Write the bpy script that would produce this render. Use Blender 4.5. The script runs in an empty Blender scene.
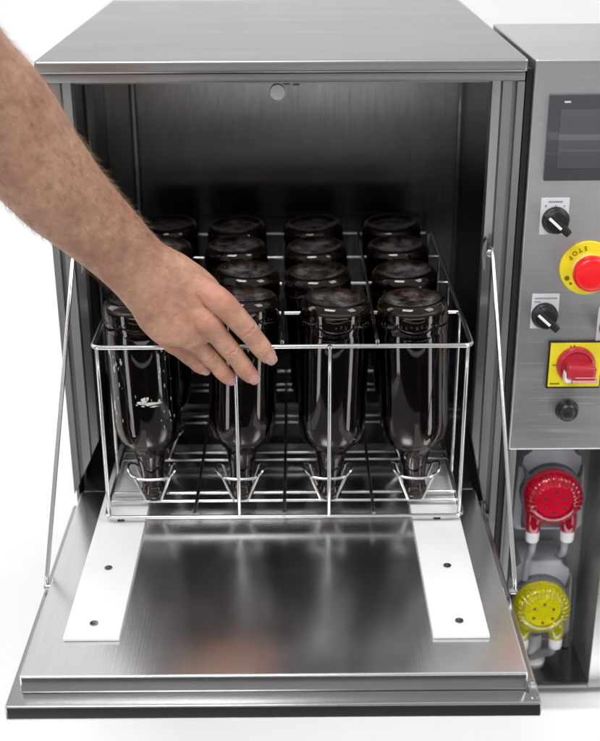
import bpy, bmesh, math, random
from mathutils import Vector, Matrix, Quaternion, noise
random.seed(7)
PI = math.pi
SC = bpy.context.scene
C = SC.collection

# ------------------------------------------------------------------ materials
def nodes(name):
    m = bpy.data.materials.new(name); m.use_nodes = True
    nt = m.node_tree
    return m, nt, nt.nodes['Principled BSDF']

def N(nt, t, **kw):
    n = nt.nodes.new(t)
    for k, v in kw.items():
        if k in n.inputs.keys(): n.inputs[k].default_value = v
        else: setattr(n, k, v)
    return n

def steel(name, base=0.5, rough=0.28, grain='X', bump=0.25, wav=0.15, smudge=0.12, scr=.06):
    m, nt, b = nodes(name)
    L = nt.links.new
    tc = N(nt, 'ShaderNodeTexCoord')
    mp = N(nt, 'ShaderNodeMapping')
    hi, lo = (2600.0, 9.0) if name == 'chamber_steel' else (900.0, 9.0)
    sc = {'X': (lo, hi, hi), 'Y': (hi, lo, hi), 'Z': (hi, hi, lo)}[grain]
    mp.inputs['Scale'].default_value = sc
    L(tc.outputs['Object'], mp.inputs['Vector'])
    n1 = N(nt, 'ShaderNodeTexNoise', Scale=1.0, Detail=3.0)
    L(mp.outputs[0], n1.inputs['Vector'])
    mp2 = N(nt, 'ShaderNodeMapping'); k_ = {'X': (3, 26, 26), 'Y': (26, 3, 26), 'Z': (26, 26, 3)}[grain]
    mp2.inputs['Scale'].default_value = k_; L(tc.outputs['Object'], mp2.inputs['Vector'])
    n2 = N(nt, 'ShaderNodeTexNoise', Scale=1.0, Detail=3.0, Roughness=0.5)
    L(mp2.outputs[0], n2.inputs['Vector'])
    n3 = N(nt, 'ShaderNodeTexNoise', Scale=3.2, Detail=0.0)
    L(tc.outputs['Object'], n3.inputs['Vector'])
    b1 = N(nt, 'ShaderNodeBump', Strength=bump, Distance=0.0002)
    L(n1.outputs['Fac'], b1.inputs['Height'])
    b2 = N(nt, 'ShaderNodeBump', Strength=wav, Distance=0.006)
    L(n3.outputs['Fac'], b2.inputs['Height']); L(b1.outputs[0], b2.inputs['Normal'])
    L(b2.outputs[0], b.inputs['Normal'])
    rr = N(nt, 'ShaderNodeMapRange')
    rr.inputs['To Min'].default_value = rough - smudge * .6; rr.inputs['To Max'].default_value = rough + smudge
    rr.inputs['From Min'].default_value = .2; rr.inputs['From Max'].default_value = .8
    L(n2.outputs['Fac'], rr.inputs['Value'])
    add = rr.outputs[0]
    for ang, k2 in ((.35, 1.0), (-.6, 1.7)):
        mp3 = N(nt, 'ShaderNodeMapping'); mp3.inputs['Rotation'].default_value = (0, 0, ang) if grain != 'Z' else (0, ang, 0)
        mp3.inputs['Scale'].default_value = tuple(v_ * k2 for v_ in {'X': (7, 420, 420), 'Y': (420, 7, 420), 'Z': (420, 420, 7)}[grain])
        L(tc.outputs['Object'], mp3.inputs['Vector'])
        n4 = N(nt, 'ShaderNodeTexNoise', Scale=1.0, Detail=0.0); L(mp3.outputs[0], n4.inputs['Vector'])
        m4 = N(nt, 'ShaderNodeMapRange'); m4.inputs['From Min'].default_value = .70; m4.inputs['From Max'].default_value = .80; m4.inputs['To Max'].default_value = scr
        L(n4.outputs['Fac'], m4.inputs['Value'])
        ad = N(nt, 'ShaderNodeMath', operation='ADD'); L(add, ad.inputs[0]); L(m4.outputs[0], ad.inputs[1]); add = ad.outputs[0]
    n5 = N(nt, 'ShaderNodeTexNoise', Scale=14.0, Detail=5.0, Roughness=.65); L(tc.outputs['Object'], n5.inputs['Vector'])
    m5 = N(nt, 'ShaderNodeMapRange'); m5.inputs['From Min'].default_value = .52; m5.inputs['From Max'].default_value = .72; m5.inputs['To Max'].default_value = scr * .35
    L(n5.outputs['Fac'], m5.inputs['Value']); ad = N(nt, 'ShaderNodeMath', operation='ADD'); L(add, ad.inputs[0]); L(m5.outputs[0], ad.inputs[1])
    L(ad.outputs[0], b.inputs['Roughness'])
    mx = N(nt, 'ShaderNodeMix', data_type='RGBA')
    mx.inputs[6].default_value = (base * .86, base * .86, base * .87, 1)
    mx.inputs[7].default_value = (base * 1.08, base * 1.08, base * 1.08, 1)
    L(n1.outputs['Fac'], mx.inputs[0]); L(mx.outputs[2], b.inputs['Base Color'])
    b.inputs['Metallic'].default_value = 1
    b.inputs['Anisotropic'].default_value = .3
    return m

def plain(name, col, rough=.4, metal=0, spec=.5, var=.08, scale=60, bump=.05, coat=0):
    m, nt, b = nodes(name); L = nt.links.new
    tc = N(nt, 'ShaderNodeTexCoord'); n = N(nt, 'ShaderNodeTexNoise', Scale=scale, Detail=4.0)
    L(tc.outputs['Object'], n.inputs['Vector'])
    mx = N(nt, 'ShaderNodeMix', data_type='RGBA')
    mx.inputs[6].default_value = tuple(c * (1 - var) for c in col) + (1,)
    mx.inputs[7].default_value = tuple(min(1, c * (1 + var)) for c in col) + (1,)
    L(n.outputs['Fac'], mx.inputs[0]); L(mx.outputs[2], b.inputs['Base Color'])
    bp = N(nt, 'ShaderNodeBump', Strength=bump, Distance=.001); L(n.outputs['Fac'], bp.inputs['Height']); L(bp.outputs[0], b.inputs['Normal'])
    b.inputs['Roughness'].default_value = rough; b.inputs['Metallic'].default_value = metal
    b.inputs['Specular IOR Level'].default_value = spec
    b.inputs['Coat Weight'].default_value = coat
    return m

def glassy(name, col, rough, ior=1.5, trans=1.0, bump=.1, scale=40, coat=0):
    m, nt, b = nodes(name); L = nt.links.new
    tc = N(nt, 'ShaderNodeTexCoord'); n = N(nt, 'ShaderNodeTexNoise', Scale=scale, Detail=3.0)
    L(tc.outputs['Object'], n.inputs['Vector'])
    bp = N(nt, 'ShaderNodeBump', Strength=bump, Distance=.001); L(n.outputs['Fac'], bp.inputs['Height']); L(bp.outputs[0], b.inputs['Normal'])
    b.inputs['Base Color'].default_value = col + (1,)
    b.inputs['Roughness'].default_value = rough; b.inputs['IOR'].default_value = ior
    b.inputs['Transmission Weight'].default_value = trans; b.inputs['Coat Weight'].default_value = coat
    return m

M = dict(
    top=steel('brushed_steel_top', .39, .35, 'X', .07, .22, .08, .06),
    side=steel('brushed_steel_vertical', .37, .37, 'Z', .25, .12, .10),
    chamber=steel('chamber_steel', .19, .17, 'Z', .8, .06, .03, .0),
    floor=steel('chamber_floor_steel', .38, .19, 'X', .3, .20, .05, .01),
    door=steel('door_steel', .76, .228, 'Y', .24, .15, .03, .006),
    edge=steel('folded_edge_steel', .42, .20, 'X', .15, .05, .04, .01),
    panel=steel('control_panel_steel', .56, .37, 'X', .10, .14, .08),
    wire=steel('electropolished_wire', .74, .20, 'X', .0, .0, .03, 0),
    wire_dull=steel('dull_wire', .42, .22, 'X', .0, .0, .03, 0),
    screw=steel('screw_steel', .35, .2, 'X', .05, .0, .04, 0),
    hdpe=plain('white_plastic', (.82, .82, .81), .40, var=.035, scale=45, bump=.12),
    bottle=glassy('brown_bottle_glass', (.085, .05, .032), .03, 1.52, 1.0, .06, 22),
    foam=plain('wet_foam', (.62, .61, .58), .35, var=.1, scale=400, bump=.5),
    rubber=plain('black_rubber', (.012, .012, .012), .5),
    black=plain('black_plastic', (.010, .010, .011), .36),
    dark_gap=plain('gap_shade_black', (.006, .006, .006), .6),  # flat black standing in for shade in the cabinet gap
    white=plain('white_print', (.80, .80, .80), .4),
    plate=plain('label_plate', (.62, .61, .64), .35, var=.03),
    ink=plain('grey_ink', (.22, .22, .24), .5),
    inkdark=plain('dark_ink', (.16, .12, .01), .5),
    yellow=plain('yellow_plastic', (.80, .68, .015), .35, var=.04),
    cream=plain('pale_yellow_collar', (.80, .60, .16), .35),
    red=plain('red_button_plastic', (.82, .008, .012), .32, var=.02),
    redhandle=plain('red_handle_plastic', (.45, .02, .035), .30, coat=.3),
    pinkbar=plain('pale_pink_plastic', (.68, .32, .32), .35),
    hmi=plain('display_bezel', (.055, .055, .062), .32, coat=.3),
    screen=plain('display_glass', (.075, .075, .085), .30, coat=.5),
    pump=plain('grey_pump_plastic', (.44, .44, .47), .42),
    pumpdark=plain('dark_grey_pump_plastic', (.10, .105, .12), .4),
    redclear=glassy('clear_red_plastic', (.88, .012, .07), .07, 1.45, .82, .15, 90, .4),
    redrotor=plain('pink_rotor', (.90, .38, .46), .4),
    yelclear=glassy('clear_yellow_plastic', (.93, .88, .01), .07, 1.45, .82, .15, 90, .4),
    yelrotor=plain('yellow_rotor', (.88, .84, .30), .4),
    connector=plain('pale_grey_connector', (.58, .58, .60), .35),
    hose=glassy('milky_hose', (.42, .42, .46), .35, 1.4, .5, .1, 50),
    table=plain('white_studio_paper', (.90, .90, .90), .8, var=.01, scale=3, bump=0),
    nail=plain('fingernail', (.80, .50, .45), .28, var=.05, scale=300, bump=.1, coat=.15),
    hair=plain('arm_hair', (.26, .16, .085), .5),
)

def bottle_mat():
    m, nt, b = nodes('brown_bottle_glass'); L = nt.links.new
    tc = N(nt, 'ShaderNodeTexCoord'); sep = N(nt, 'ShaderNodeSeparateXYZ'); L(tc.outputs['Object'], sep.inputs[0])
    oi = N(nt, 'ShaderNodeObjectInfo'); va = N(nt, 'ShaderNodeVectorMath', operation='ADD'); L(tc.outputs['Object'], va.inputs[0])
    sc_ = N(nt, 'ShaderNodeMath', operation='MULTIPLY'); sc_.inputs[1].default_value = 9.0; L(oi.outputs['Random'], sc_.inputs[0]); L(sc_.outputs[0], va.inputs[1])
    na = N(nt, 'ShaderNodeTexNoise', Scale=55.0, Detail=6.0, Roughness=.65); L(va.outputs[0], na.inputs['Vector'])
    nb = N(nt, 'ShaderNodeTexNoise', Scale=20.0, Detail=3.0); L(va.outputs[0], nb.inputs['Vector'])
    # dry lime film: on the upturned base, and faintly elsewhere
    base = N(nt, 'ShaderNodeMapRange'); base.inputs['From Min'].default_value = .2270; base.inputs['From Max'].default_value = .2300; L(sep.outputs['Z'], base.inputs['Value'])
    mot = N(nt, 'ShaderNodeMapRange'); mot.inputs['From Min'].default_value = .38; mot.inputs['From Max'].default_value = .62; mot.inputs['To Min'].default_value = .15; L(na.outputs['Fac'], mot.inputs['Value'])
    cx_ = N(nt, 'ShaderNodeCombineXYZ'); L(sep.outputs['X'], cx_.inputs[0]); L(sep.outputs['Y'], cx_.inputs[1])
    ln = N(nt, 'ShaderNodeVectorMath', operation='LENGTH'); L(cx_.outputs[0], ln.inputs[0])
    ins = N(nt, 'ShaderNodeMapRange'); ins.inputs['From Min'].default_value = .0325; ins.inputs['From Max'].default_value = .0210; ins.inputs['To Min'].default_value = .10; ins.inputs['To Max'].default_value = .80; L(ln.outputs['Value'], ins.inputs['Value'])
    bi = N(nt, 'ShaderNodeMath', operation='MULTIPLY'); L(base.outputs[0], bi.inputs[0]); L(ins.outputs[0], bi.inputs[1])
    f1 = N(nt, 'ShaderNodeMath', operation='MULTIPLY'); L(bi.outputs[0], f1.inputs[0]); L(mot.outputs[0], f1.inputs[1])
    sp = N(nt, 'ShaderNodeMapRange'); sp.inputs['From Min'].default_value = .60; sp.inputs['From Max'].default_value = .78; sp.inputs['To Max'].default_value = .12; L(na.outputs['Fac'], sp.inputs['Value'])
    f2 = N(nt, 'ShaderNodeMath', operation='MAXIMUM'); L(f1.outputs[0], f2.inputs[0]); L(sp.outputs[0], f2.inputs[1])
    col = N(nt, 'ShaderNodeMix', data_type='RGBA'); col.inputs[6].default_value = (.13, .070, .042, 1); col.inputs[7].default_value = (.34, .34, .345, 1)
    L(f2.outputs[0], col.inputs[0]); L(col.outputs[2], b.inputs['Base Color'])
    tr = N(nt, 'ShaderNodeMapRange'); tr.inputs['To Min'].default_value = 1.0; tr.inputs['To Max'].default_value = .45; L(f2.outputs[0], tr.inputs['Value']); L(tr.outputs[0], b.inputs['Transmission Weight'])
    ro = N(nt, 'ShaderNodeMapRange'); ro.inputs['To Min'].default_value = .035; ro.inputs['To Max'].default_value = .42; L(f2.outputs[0], ro.inputs['Value']); L(ro.outputs[0], b.inputs['Roughness'])
    bp = N(nt, 'ShaderNodeBump', Strength=.12, Distance=.001); L(nb.outputs['Fac'], bp.inputs['Height']); L(bp.outputs[0], b.inputs['Normal'])
    b.inputs['IOR'].default_value = 1.52
    return m
M['bottle'] = bottle_mat()

def skin_mat():
    m, nt, b = nodes('skin'); L = nt.links.new
    tc = N(nt, 'ShaderNodeTexCoord')
    big = N(nt, 'ShaderNodeTexNoise', Scale=28.0, Detail=4.0, Roughness=.6)
    mid = N(nt, 'ShaderNodeTexNoise', Scale=120.0, Detail=4.0, Roughness=.65)
    vor = N(nt, 'ShaderNodeTexVoronoi', Scale=900.0)
    fine = N(nt, 'ShaderNodeTexNoise', Scale=600.0, Detail=3.0)
    for n in (big, mid, vor, fine): L(tc.outputs['Object'], n.inputs['Vector'])
    cr = N(nt, 'ShaderNodeValToRGB')
    cr.color_ramp.elements[0].position = .32; cr.color_ramp.elements[0].color = (.42, .212, .145, 1)
    cr.color_ramp.elements[1].position = .66; cr.color_ramp.elements[1].color = (.56, .330, .228, 1)
    L(big.outputs['Fac'], cr.inputs[0])
    cr2 = N(nt, 'ShaderNodeValToRGB')
    cr2.color_ramp.elements[0].position = .3; cr2.color_ramp.elements[0].color = (.80, .75, .72, 1)
    cr2.color_ramp.elements[1].position = .62; cr2.color_ramp.elements[1].color = (1, 1, 1, 1)
    L(mid.outputs['Fac'], cr2.inputs[0])
    mul = N(nt, 'ShaderNodeMix', data_type='RGBA', blend_type='MULTIPLY'); mul.inputs[0].default_value = 1
    L(cr.outputs[0], mul.inputs[6]); L(cr2.outputs[0], mul.inputs[7])
    at = N(nt, 'ShaderNodeAttribute'); at.attribute_name = 'flush'
    red = N(nt, 'ShaderNodeMix', data_type='RGBA')
    red.inputs[7].default_value = (.60, .25, .19, 1)
    L(at.outputs['Fac'], red.inputs[0]); L(mul.outputs[2], red.inputs[6]); L(red.outputs[2], b.inputs['Base Color'])
    b1 = N(nt, 'ShaderNodeBump', Strength=.35, Distance=.0006); L(vor.outputs['Distance'], b1.inputs['Height'])
    b2 = N(nt, 'ShaderNodeBump', Strength=.6, Distance=.0014); L(mid.outputs['Fac'], b2.inputs['Height']); L(b1.outputs[0], b2.inputs['Normal'])
    b3 = N(nt, 'ShaderNodeBump', Strength=.25, Distance=.0004); L(fine.outputs['Fac'], b3.inputs['Height']); L(b2.outputs[0], b3.inputs['Normal'])
    L(b3.outputs[0], b.inputs['Normal'])
    b.inputs['Roughness'].default_value = .50
    b.inputs['Specular IOR Level'].default_value = .35
    b.inputs['Subsurface Weight'].default_value = .25
    b.inputs['Subsurface Radius'].default_value = (1.0, .35, .2)
    b.inputs['Subsurface Scale'].default_value = .004
    return m
M['skin'] = skin_mat()

# ------------------------------------------------------------------ mesh helpers
def box(bm, x0, x1, y0, y1, z0, z1, bev=0.0, seg=2):
    r = bmesh.ops.create_cube(bm, size=1)
    vs = r['verts']
    for v in vs:
        v.co = Vector(((x0 + x1) / 2 + v.co.x * (x1 - x0), (y0 + y1) / 2 + v.co.y * (y1 - y0), (z0 + z1) / 2 + v.co.z * (z1 - z0)))
    if bev > 0:
        es = list({e for v in vs for e in v.link_edges})
        bmesh.ops.bevel(bm, geom=es, offset=bev, segments=seg, profile=.6, affect='EDGES')
    return vs

def ring_frames(path, closed=False):
    n = len(path); out = []; prev = None
    for i, p in enumerate(path):
        a = path[(i - 1) % n] if (closed or i > 0) else p
        c = path[(i + 1) % n] if (closed or i < n - 1) else p
        t = (c - a).normalized()
        if prev is None:
            up = Vector((0, 0, 1)) if abs(t.z) < .9 else Vector((0, 1, 0))
            u = t.cross(up).normalized()
        else:
            u = (prev - t * prev.dot(t)).normalized()
        prev = u; out.append((p, u, t.cross(u).normalized()))
    return out

def tube(bm, path, r, seg=10, closed=False):
    path = [Vector(p) for p in path]
    rs = r if isinstance(r, (list, tuple)) else [r] * len(path)
    rings = []
    for (p, u, w), rr in zip(ring_frames(path, closed), rs):
        rings.append([bm.verts.new(p + (u * math.cos(2 * PI * k / seg) + w * math.sin(2 * PI * k / seg)) * rr) for k in range(seg)])
    m = len(rings)
    for i in range(m if closed else m - 1):
        A, B = rings[i], rings[(i + 1) % m]
        for k in range(seg): bm.faces.new((A[k], A[(k + 1) % seg], B[(k + 1) % seg], B[k]))
    if not closed:
        bm.faces.new(rings[0][::-1]); bm.faces.new(rings[-1])

def rod(bm, a, b, r, seg=10, cap=True):
    a = Vector(a); b = Vector(b); d = (b - a).normalized()
    if cap:
        L = (b - a).length; k = random.uniform(-1, 1) * .0007 * min(1, L / .3); k2 = random.uniform(-1, 1) * .0005 * min(1, L / .3)
        u = d.orthogonal().normalized(); w = d.cross(u)
        mid = [a + d * L * t + (u * k + w * k2) * math.sin(t * PI) for t in (.2, .4, .6, .8)]
        tube(bm, [a, a + d * r * .5] + mid + [b - d * r * .5, b], [r * .6] + [r] * 6 + [r * .6], seg)
    else: tube(bm, [a, b], r, seg)

def lathe(bm, prof, seg=48, origin=(0, 0, 0), axis='Z', capped=True):
    """prof: list of (radius, height); axis '-Y' makes height go towards -Y"""
    o = Vector(origin)
    def P(r, h, a):
        if axis == 'Z': return o + Vector((r * math.cos(a), r * math.sin(a), h))
        return o + Vector((r * math.cos(a), -h, r * math.sin(a)))
    rings = []
    for r, h in prof:
        if r < 1e-6: rings.append([bm.verts.new(P(0, h, 0))])
        else: rings.append([bm.verts.new(P(r, h, 2 * PI * k / seg)) for k in range(seg)])
    for A, B in zip(rings, rings[1:]):
        for k in range(seg):
            k2 = (k + 1) % seg
            if len(A) == 1 and len(B) == 1: continue
            if len(A) == 1: bm.faces.new((A[0], B[k2], B[k]))
            elif len(B) == 1: bm.faces.new((A[k], A[k2], B[0]))
            else: bm.faces.new((A[k], A[k2], B[k2], B[k]))
    if capped:
        if len(rings[0]) > 1: bm.faces.new(rings[0][::-1])
        if len(rings[-1]) > 1: bm.faces.new(rings[-1])

def prism(bm, pts, y0, y1, bev=0):
    """polygon in XZ extruded along Y"""
    A = [bm.verts.new((x, y0, z)) for x, z in pts]; B = [bm.verts.new((x, y1, z)) for x, z in pts]
    n = len(pts)
    bm.faces.new(A); bm.faces.new(B[::-1])
    for i in range(n): bm.faces.new((A[i], B[i], B[(i + 1) % n], A[(i + 1) % n]))
    if bev:
        es = [e for v in A for e in v.link_edges if e.other_vert(v) in A]
        bmesh.ops.bevel(bm, geom=list(set(es)), offset=bev, segments=3, profile=.6, affect='EDGES')

def prismz(bm, pts, z0, z1):
    A = [bm.verts.new((x, y, z0)) for x, y in pts]; B = [bm.verts.new((x, y, z1)) for x, y in pts]
    n = len(pts)
    bm.faces.new(A[::-1]); bm.faces.new(B)
    for i in range(n): bm.faces.new((A[i], A[(i + 1) % n], B[(i + 1) % n], B[i]))

def world_origin(o):
    v = Vector((0, 0, 0))
    while o: v += o.location; o = o.parent
    return v

def obj(name, bm, mat, parent=None, smooth=True, angle=40, loc=None):
    """bm is in world coordinates; the object's origin goes to its parent's (or to loc)"""
    bmesh.ops.recalc_face_normals(bm, faces=bm.faces)
    org = world_origin(parent) if parent else Vector(loc or (0, 0, 0))
    bmesh.ops.translate(bm, verts=bm.verts, vec=-org)
    me = bpy.data.meshes.new(name); bm.to_mesh(me); bm.free()
    me.materials.append(mat)
    if smooth:
        me.shade_smooth() if hasattr(me, 'shade_smooth') else None
        me.set_sharp_from_angle(angle=math.radians(angle))
    o = bpy.data.objects.new(name, me); C.objects.link(o)
    if parent: o.parent = parent
    else: o.location = org
    return o

def tag(o, label=None, cat=None, group=None, kind=None):
    if label: o['label'] = label
    if cat: o['category'] = cat
    if group: o['group'] = group
    if kind: o['kind'] = kind
    return o

def thing(name, loc, label, cat, group=None):
    o = bpy.data.objects.new(name, None); o.empty_display_size = .05; C.objects.link(o); o.location = loc
    return tag(o, label, cat, group)

def B(): return bmesh.new()

# ------------------------------------------------------------------ the white table sheet and sweep behind
bm = B()
prof = [(.058, -1.2), (.058, -.320), (.060, -.318), (1.25, -.318)]
for k in range(1, 13):
    a = k / 12 * PI / 2
    prof.append((1.25 + .6 * math.sin(a), -.318 + .6 * (1 - math.cos(a))))
prof.append((1.85, 3.2)); prof.append((1.87, 3.2)); prof.append((1.87, -1.2))
A = [bm.verts.new((-3, y, z)) for y, z in prof]; Bv = [bm.verts.new((3, y, z)) for y, z in prof]
for i in range(len(prof)): bm.faces.new((A[i], A[(i + 1) % len(prof)], Bv[(i + 1) % len(prof)], Bv[i]))
tag(obj('ground', bm, M['table']), kind='structure')

# ------------------------------------------------------------------ the washer cabinet
F = .085; ZT = .488; YB = .66
W = thing('bottle_washing_machine', (0, F, -.33), 'stainless steel bottle washing cabinet with its door folded down', 'bottle washer')
# top cover with rolled front lip
bm = B(); box(bm, -.252, .2545, F - .004, YB, ZT - .014, ZT, .0035, 3); obj('top_cover', bm, M['top'], W)
# shell
bm = B()
box(bm, -.250, -.247, F + .012, YB - .002, -.31, ZT - .016); box(bm, .2495, .2525, F + .012, YB - .002, -.31, ZT - .016)
box(bm, -.2465, .249, YB - .006, YB - .003, -.31, ZT - .016)
box(bm, -.2465, .249, F + .003, F + .006, -.31, -.05)
box(bm, -.2465, .249, F + .007, YB - .007, -.31, -.307)
obj('shell', bm, M['side'], W)
# header
bm = B(); box(bm, -.2505, .253, F + .001, F + .022, .4645, ZT - .0145, .0015); obj('header', bm, M['side'], W)
# front posts, stepped
for s in (-1, 1):
    cx = 0 if s < 0 else .0025
    pts = [(-.2505, F + .001), (-.243, F + .001), (-.2425, F + .010), (-.2385, F + .010), (-.238, F + .004), (-.2285, F + .004), (-.2275, F + .012),
           (-.2195, F + .016), (-.2195, F + .034), (-.2505, F + .034)]
    pts = [((x if s < 0 else -x + cx), y) for x, y in pts]
    bm = B(); prismz(bm, pts, -.018, .464)
    for v in bm.verts:
        if v.co.z < 0: v.co.z = (.046 - (-.2195 - v.co.x) / .031 * .064) if s < 0 else (.046 - (v.co.x - .2220) / .031 * .156)
    obj('front_post', bm, M['side'], W, smooth=False)
# chamber
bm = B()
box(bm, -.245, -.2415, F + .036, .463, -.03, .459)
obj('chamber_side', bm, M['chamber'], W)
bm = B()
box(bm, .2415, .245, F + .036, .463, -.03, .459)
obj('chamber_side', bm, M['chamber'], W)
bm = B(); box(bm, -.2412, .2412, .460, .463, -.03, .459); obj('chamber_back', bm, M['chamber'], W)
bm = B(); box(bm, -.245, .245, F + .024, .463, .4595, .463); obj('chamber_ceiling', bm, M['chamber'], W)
bm = B()
box(bm, -.2412, .2412, F + .0, .4595, -.034, -.030); box(bm, -.2412, .2412, .34, .346, -.0295, -.018, .001)
obj('chamber_floor', bm, M['floor'], W)
for x in (-.203, .243 - .006):
    bm = B(); rod(bm, (x, .452, -.029), (x, .452, .459), .0045 if x < 0 else .0016, 12); obj('riser_pipe', bm, M['wire_dull'] if x > 0 else M['side'], W)
bm = B(); box(bm, -.2408, -.2370, .30, .34, -.029, .458, .001); obj('wall_rib', bm, M['chamber'], W)
# white cap and slots high on the back wall
bm = B(); box(bm, -.0080, .0010, .1262, .1278, .445, .4594); lathe(bm, [(.0088, 0), (.0088, .004), (.0080, .006), (.0, .007)], 32, (-.0035, .1260, .4480), '-Y'); sn = obj('sensor_cap', bm, M['hdpe'], W)
bm = B()
box(bm, .012, .021, .4585, .4597, .3975, .3995)
obj('vent_slot', bm, M['rubber'], W)
bm = B(); box(bm, -.001, .008, .4583, .4597, .3985, .4012); obj('vent_slot', bm, M['rubber'], W)
# bracket tabs for the stay rods
for s in (-1, 1):
    x = -.2205 if s < 0 else .2225
    bm = B()
    pts = [(x, .258), (x, .296), (x - s * .003, .290), (x - s * .0045, .280), (x - s * .003, .265)]
    prism(bm, pts, F - .0015, F + .009)
    lathe(bm, [(.0045, 0), (.0045, .003), (.002, .005), (0, .005)], 16, (x + s * .004, F - .001, .280), '-Y')
    obj('stay_bracket', bm, M['side'], W)
# feet
for x in (-.21, .21):
    for y in (.2, .6):
        bm = B(); lathe(bm, [(.02, 0), (.02, .005), (.018, .0073)], 24, (x, y, -.3176)); obj('foot', bm, M['rubber'], W)

# door ---------------------------------------------------------------
ZD = -.012
D = bpy.data.objects.new('door', None); C.objects.link(D); D.parent = W; D.location = Vector((0, 0, 0))
# door is a part: give it a mesh of its own (the rim), pieces below it are sub-parts
bpy.data.objects.remove(D)
bm = B(); box(bm, .2405, .2520, F + .0005, F + .0025, -.30, -.06, .0005); obj('front_strip', bm, M['side'], W)
bm = B()
box(bm, -.2525, .2365, -.286, F - .002, -.047, -.031, .0022, 3)
D = obj('door', bm, M['edge'], W)
bm = B(); box(bm, -.2415, .2260, -.2675, F - .0025, -.0307, ZD, .0022, 3); obj('inner_panel', bm, M['door'], D)
bm = B(); box(bm, -.2385, .2235, F - .0023, .205, -.0165, ZD - .0003, .0006); obj('rear_tongue', bm, M['door'], D)
bm = B()      # polished weld lump at the front right corner
x = .2308
pts = [(-.262, -.0309), (-.262, -.0235), (-.2675, -.0240), (-.2795, -.0285), (-.2825, -.0309)]
A = [bm.verts.new((x - .0038, y, z)) for y, z in pts]; Bv = [bm.verts.new((x + .0038, y, z)) for y, z in pts]
bm.faces.new(A); bm.faces.new(Bv[::-1])
for i in range(5): bm.faces.new((A[i], Bv[i], Bv[(i + 1) % 5], A[(i + 1) % 5]))
bmesh.ops.bevel(bm, geom=[e for e in bm.edges if max(v.co.z for v in e.verts) > -.03], offset=.0016, segments=4, affect='EDGES')
obj('corner_weld', bm, M['edge'], D)
for x0, x1, sk in ((-.2105, -.1565, 0), (.1445, .1985, 0)):
    bm = B(); box(bm, x0, x1, -.2145, .198, ZD + .0003, ZD + .0042, .0011, 3); st = obj('support_strip', bm, M['hdpe'], D)
for xs, ys in ((-.184, (-.191, -.092, .006)), (.172, (-.191, -.092, .006))):
    for y in ys:
        bm = B()
        lathe(bm, [(.0, .0002), (.0012, .0003), (.0015, .0009), (.0040, .0011), (.0042, .0)], 20, (xs, y, ZD + .0043), 'Z', capped=False)
        obj('screw', bm, M['screw'], D)
# stay rods
for s, a, b in ((-1, (-.2275, F - .006, .279), (-.2485, -.098, -.016)), (1, (.2290, F - .006, .281), (.2400, -.112, -.016))):
    bm = B()
    a = Vector(a); b = Vector(b); d = (b - a).normalized()
    pth = [a + Vector((0, .012, .002)), a + Vector((0, .004, .003)), a + d * .004] + [a.lerp(b, t) for t in (.2, .5, .8)] + [b - d * .006, b, b + Vector((0, 0, -.008))]
    tube(bm, pth, .0024, 12)
    obj('stay_rod', bm, M['wire'], W)
    bm = B()
    bmt = Matrix.Translation(b + Vector((-s * .001, 0, -.010))) @ Matrix.Rotation(PI / 2, 4, 'Y')
    bmesh.ops.create_cone(bm, cap_ends=True, segments=20, radius1=.0036, radius2=.0036, depth=.005, matrix=bmt)
    bmesh.ops.create_cone(bm, cap_ends=True, segments=6, radius1=.0024, radius2=.0024, depth=.009, matrix=bmt)
    obj('pivot_bolt', bm, M['wire'], D)

# ------------------------------------------------------------------ the wire basket
BD = .4127; H = .205; XH = .2; NC = 4
K = thing('wire_bottle_basket', (0, .2, 0), 'shiny steel wire basket holding sixteen upside-down bottles on the open door', 'wire basket')
def rrect(x0, x1, y0, y1, z, r=.009, n=5):
    out = []
    for cx, cy, a0 in ((x1 - r, y1 - r, 0), (x0 + r, y1 - r, 90), (x0 + r, y0 + r, 180), (x1 - r, y0 + r, 270)):
        for k in range(n + 1):
            a = math.radians(a0 + 90 * k / n); out.append((cx + r * math.cos(a), cy + r * math.sin(a), z))
    return out
bm = B(); tube(bm, rrect(-XH, XH, 0, BD, H), .0026, 12, True); obj('top_rim', bm, M['wire'], K)
bm = B(); tube(bm, rrect(-XH, XH, 0, BD, 0.0), .0022, 12, True); obj('bottom_rim', bm, M['wire'], K)
cell = BD / 4
for i in (1, 2, 3):       # rails across at the top
    bm = B(); rod(bm, (-XH - .001, i * cell, H - .0005), (XH + .001, i * cell, H - .0005), .0024)
    for sx in (-1, 1): bmesh.ops.create_icosphere(bm, subdivisions=2, radius=.0034, matrix=Matrix.Translation((sx * (XH - .0015), i * cell, H - .0008)) @ Matrix.Diagonal((1.15, 1, .85, 1)))
    obj('cross_rail', bm, M['wire'], K)
for x in (-.1, 0, .1):    # dividers front to back, on top and at the floor, ends showing on the rims
    bm = B(); rod(bm, (x, -.003, H + .0042), (x, BD + .003, H + .0042), .0020)
    lathe(bm, [(.0012, 0), (.0027, .001), (.0027, .003), (.001, .0042)], 12, (x, -.001, H + .0042), 'Z'); obj('divider_rod', bm, M['wire_dull'], K)
    bm = B(); rod(bm, (x, -.002, .0038), (x, BD + .002, .0038), .0020)
    lathe(bm, [(.0012, 0), (.0026, .001), (.0026, .003), (.001, .0042)], 12, (x, -.001, .0035), 'Z'); obj('floor_rod', bm, M['wire_dull'], K)
ups = [(-.05, -.0005), (.05, -.0005), (-.05, BD), (.05, BD)]
for x in (-XH, XH):
    ups += [(x, cell), (x, 3 * cell), (x, 2 * cell)]
for x, y in ups:
    bm = B(); rod(bm, (x, y, -.001), (x, y, H - .001), .0021, 10)
    if y <= 0: lathe(bm, [(.0, -.001), (.0036, .0), (.0036, .0016), (.0, .004)], 12, (x, y - .0014, H - .0008), 'Z')
    obj('upright_wire', bm, M['wire'], K)
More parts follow.
